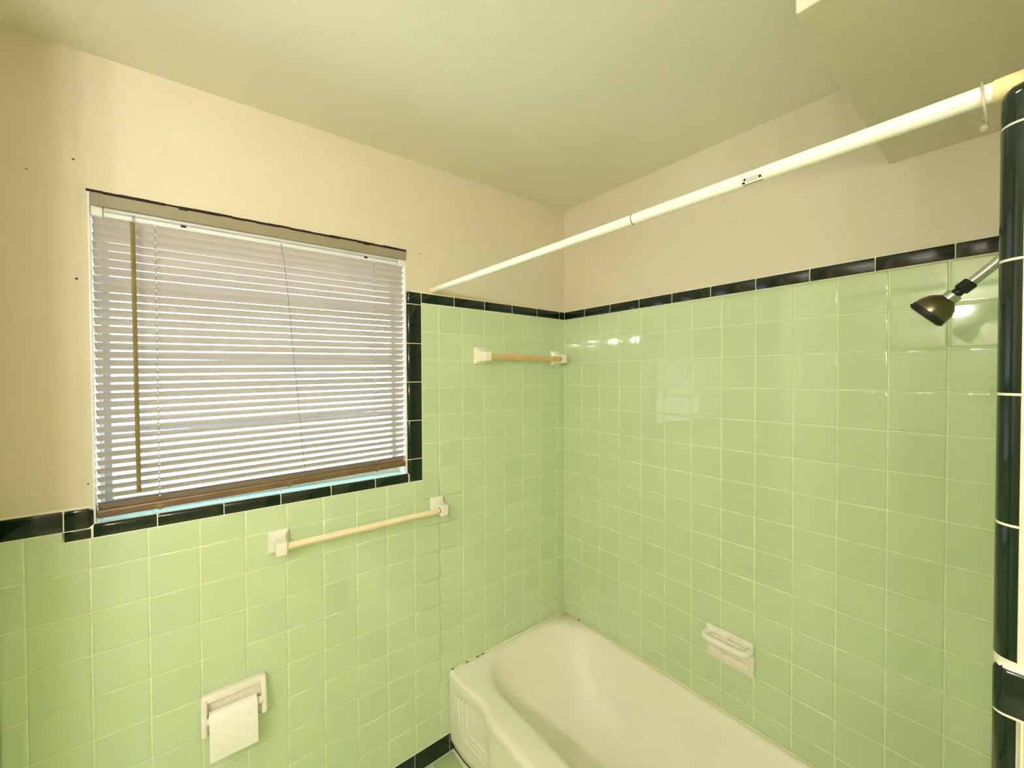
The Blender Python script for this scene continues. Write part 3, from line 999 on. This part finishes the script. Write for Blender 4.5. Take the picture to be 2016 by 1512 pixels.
# ------------------------------------------------------------------ toilet paper holder and roll
TX0, TX1, TZ0, TZ1 = -1.4905, -1.3325, 0.567, 0.679
hd = empty('toilet_paper_holder', (0, 0, 0), 'white ceramic toilet paper holder set in the green wall', 'paper holder')
bm = bmesh.new()
add_box(bm, TX0, TX1, -0.010, 0.0, TZ0, TZ1, 0.004, 2)
bm_obj('back_plate', bm, CERAM2, hd, 40)
bm = bmesh.new()
add_box(bm, TX0 - 0.001, TX1 + 0.001, -0.024, -0.006, TZ1 - 0.020, TZ1 + 0.001, 0.005, 3)
bm_obj('top_lip', bm, CERAM, hd, 40)
for x0, x1 in ((TX0 - 0.001, TX0 + 0.0145), (TX1 - 0.0145, TX1 + 0.001)):
    bm = bmesh.new()
    add_box(bm, x0, x1, -0.052, -0.006, TZ0 + 0.014, TZ1 - 0.004, 0.006, 3)
    for v in bm.verts:                                     # ears slope forward toward the roller
        if v.co.y < -0.03 and v.co.z > TZ1 - 0.03: v.co.y += 0.024
    bm_obj('side_arm', bm, CERAM, hd, 40)
tube('roller', [(TX0 + 0.010, -0.036, 0.618), (TX1 - 0.010, -0.036, 0.618)], 0.0105, CERAM2, hd, 20)
PX0, PX1 = -1.4735, -1.3585
tp = empty('toilet_paper_roll', (0, 0, 0), 'nearly finished white toilet paper roll with a hanging sheet', 'toilet paper')
bm = bmesh.new(); rad = 0.0225
n = 32
ri = [[bm.verts.new((x, -0.036 + r_ * math.cos(2 * math.pi * k / n), 0.618 + r_ * math.sin(2 * math.pi * k / n))) for k in range(n)] for x, r_ in ((PX0 + 0.001, 0.015), (PX0, rad), (PX1, rad), (PX1 - 0.001, 0.015))]
for a, b in zip(ri, ri[1:] + ri[:1]):
    for k in range(n): bm.faces.new((a[k], a[(k + 1) % n], b[(k + 1) % n], b[k]))
roll = bm_obj('paper', bm, PAPER, tp, 40)
bm = bmesh.new()
ri = [[bm.verts.new((x, -0.036 + r_ * math.cos(2 * math.pi * k / n), 0.618 + r_ * math.sin(2 * math.pi * k / n))) for k in range(n)] for x, r_ in ((PX0, 0.0138), (PX0, 0.0149), (PX1, 0.0149), (PX1, 0.0138))]
for a, b in zip(ri, ri[1:] + ri[:1]):
    for k in range(n): bm.faces.new((a[k], a[(k + 1) % n], b[(k + 1) % n], b[k]))
bm_obj('core', bm, CARD, tp, 40)
bm = bmesh.new()
pf = []
for k in range(9):
    a = R(100) + R(80) * k / 8
    pf.append((-0.036 + (rad + 0.0009) * math.cos(a), 0.618 + (rad + 0.0009) * math.sin(a)))
for k in range(1, 9):
    t = k / 8
    pf.append((-0.036 - rad - 0.0009 - 0.004 * math.sin(t * math.pi), 0.618 - 0.104 * t))
th = 0.0007
ra, rb = [], []
for (y, z) in pf:
    lean = (0.618 - z) * 0.03
    ra.append([bm.verts.new((PX0 + 0.001 + lean * 0, y, z - (0.0 if z > 0.56 else 0.0))), bm.verts.new((PX1 + lean * 0.3, y, z))])
    rb.append([bm.verts.new((PX0 + 0.001, y - th, z + th * 0.2)), bm.verts.new((PX1 + lean * 0.3, y - th, z + th * 0.2))])
for i in range(len(pf) - 1):
    bm.faces.new((ra[i][0], ra[i][1], ra[i + 1][1], ra[i + 1][0]))
    bm.faces.new((rb[i][1], rb[i][0], rb[i + 1][0], rb[i + 1][1]))
    bm.faces.new((ra[i][1], rb[i][1], rb[i + 1][1], ra[i + 1][1]))
    bm.faces.new((ra[i][0], ra[i + 1][0], rb[i + 1][0], rb[i][0]))
bm.faces.new((ra[-1][0], ra[-1][1], rb[-1][1], rb[-1][0])); bm.faces.new((ra[0][1], ra[0][0], rb[0][0], rb[0][1]))
bm_obj('hanging_sheet', bm, PAPER, tp, 30)

# ------------------------------------------------------------------ lamp bar behind the camera (seen in the tile reflections)
vl = empty('vanity_light', (0, 0, 0), 'four globe lamp bar on the wall behind the photographer', 'wall lamp')
bm = bmesh.new(); add_box(bm, XO + 0.0005, XO + 0.035, -2.20, -1.06, 1.94, 2.06, 0.006, 2)
bm_obj('lamp_plate', bm, FIX, vl, 40)
for y in (-1.18, -1.48, -1.78, -2.08):
    tube('socket', [(XO + 0.034, y, 2.0), (XO + 0.062, y, 2.0)], [0.026, 0.020], FIX, vl, 20)
    bm = bmesh.new()
    bmesh.ops.create_uvsphere(bm, u_segments=12, v_segments=8, radius=0.030, matrix=Matrix.Translation((XO + 0.088, y, 2.0)))
    bm_obj('bulb', bm, BULB, vl, 0)
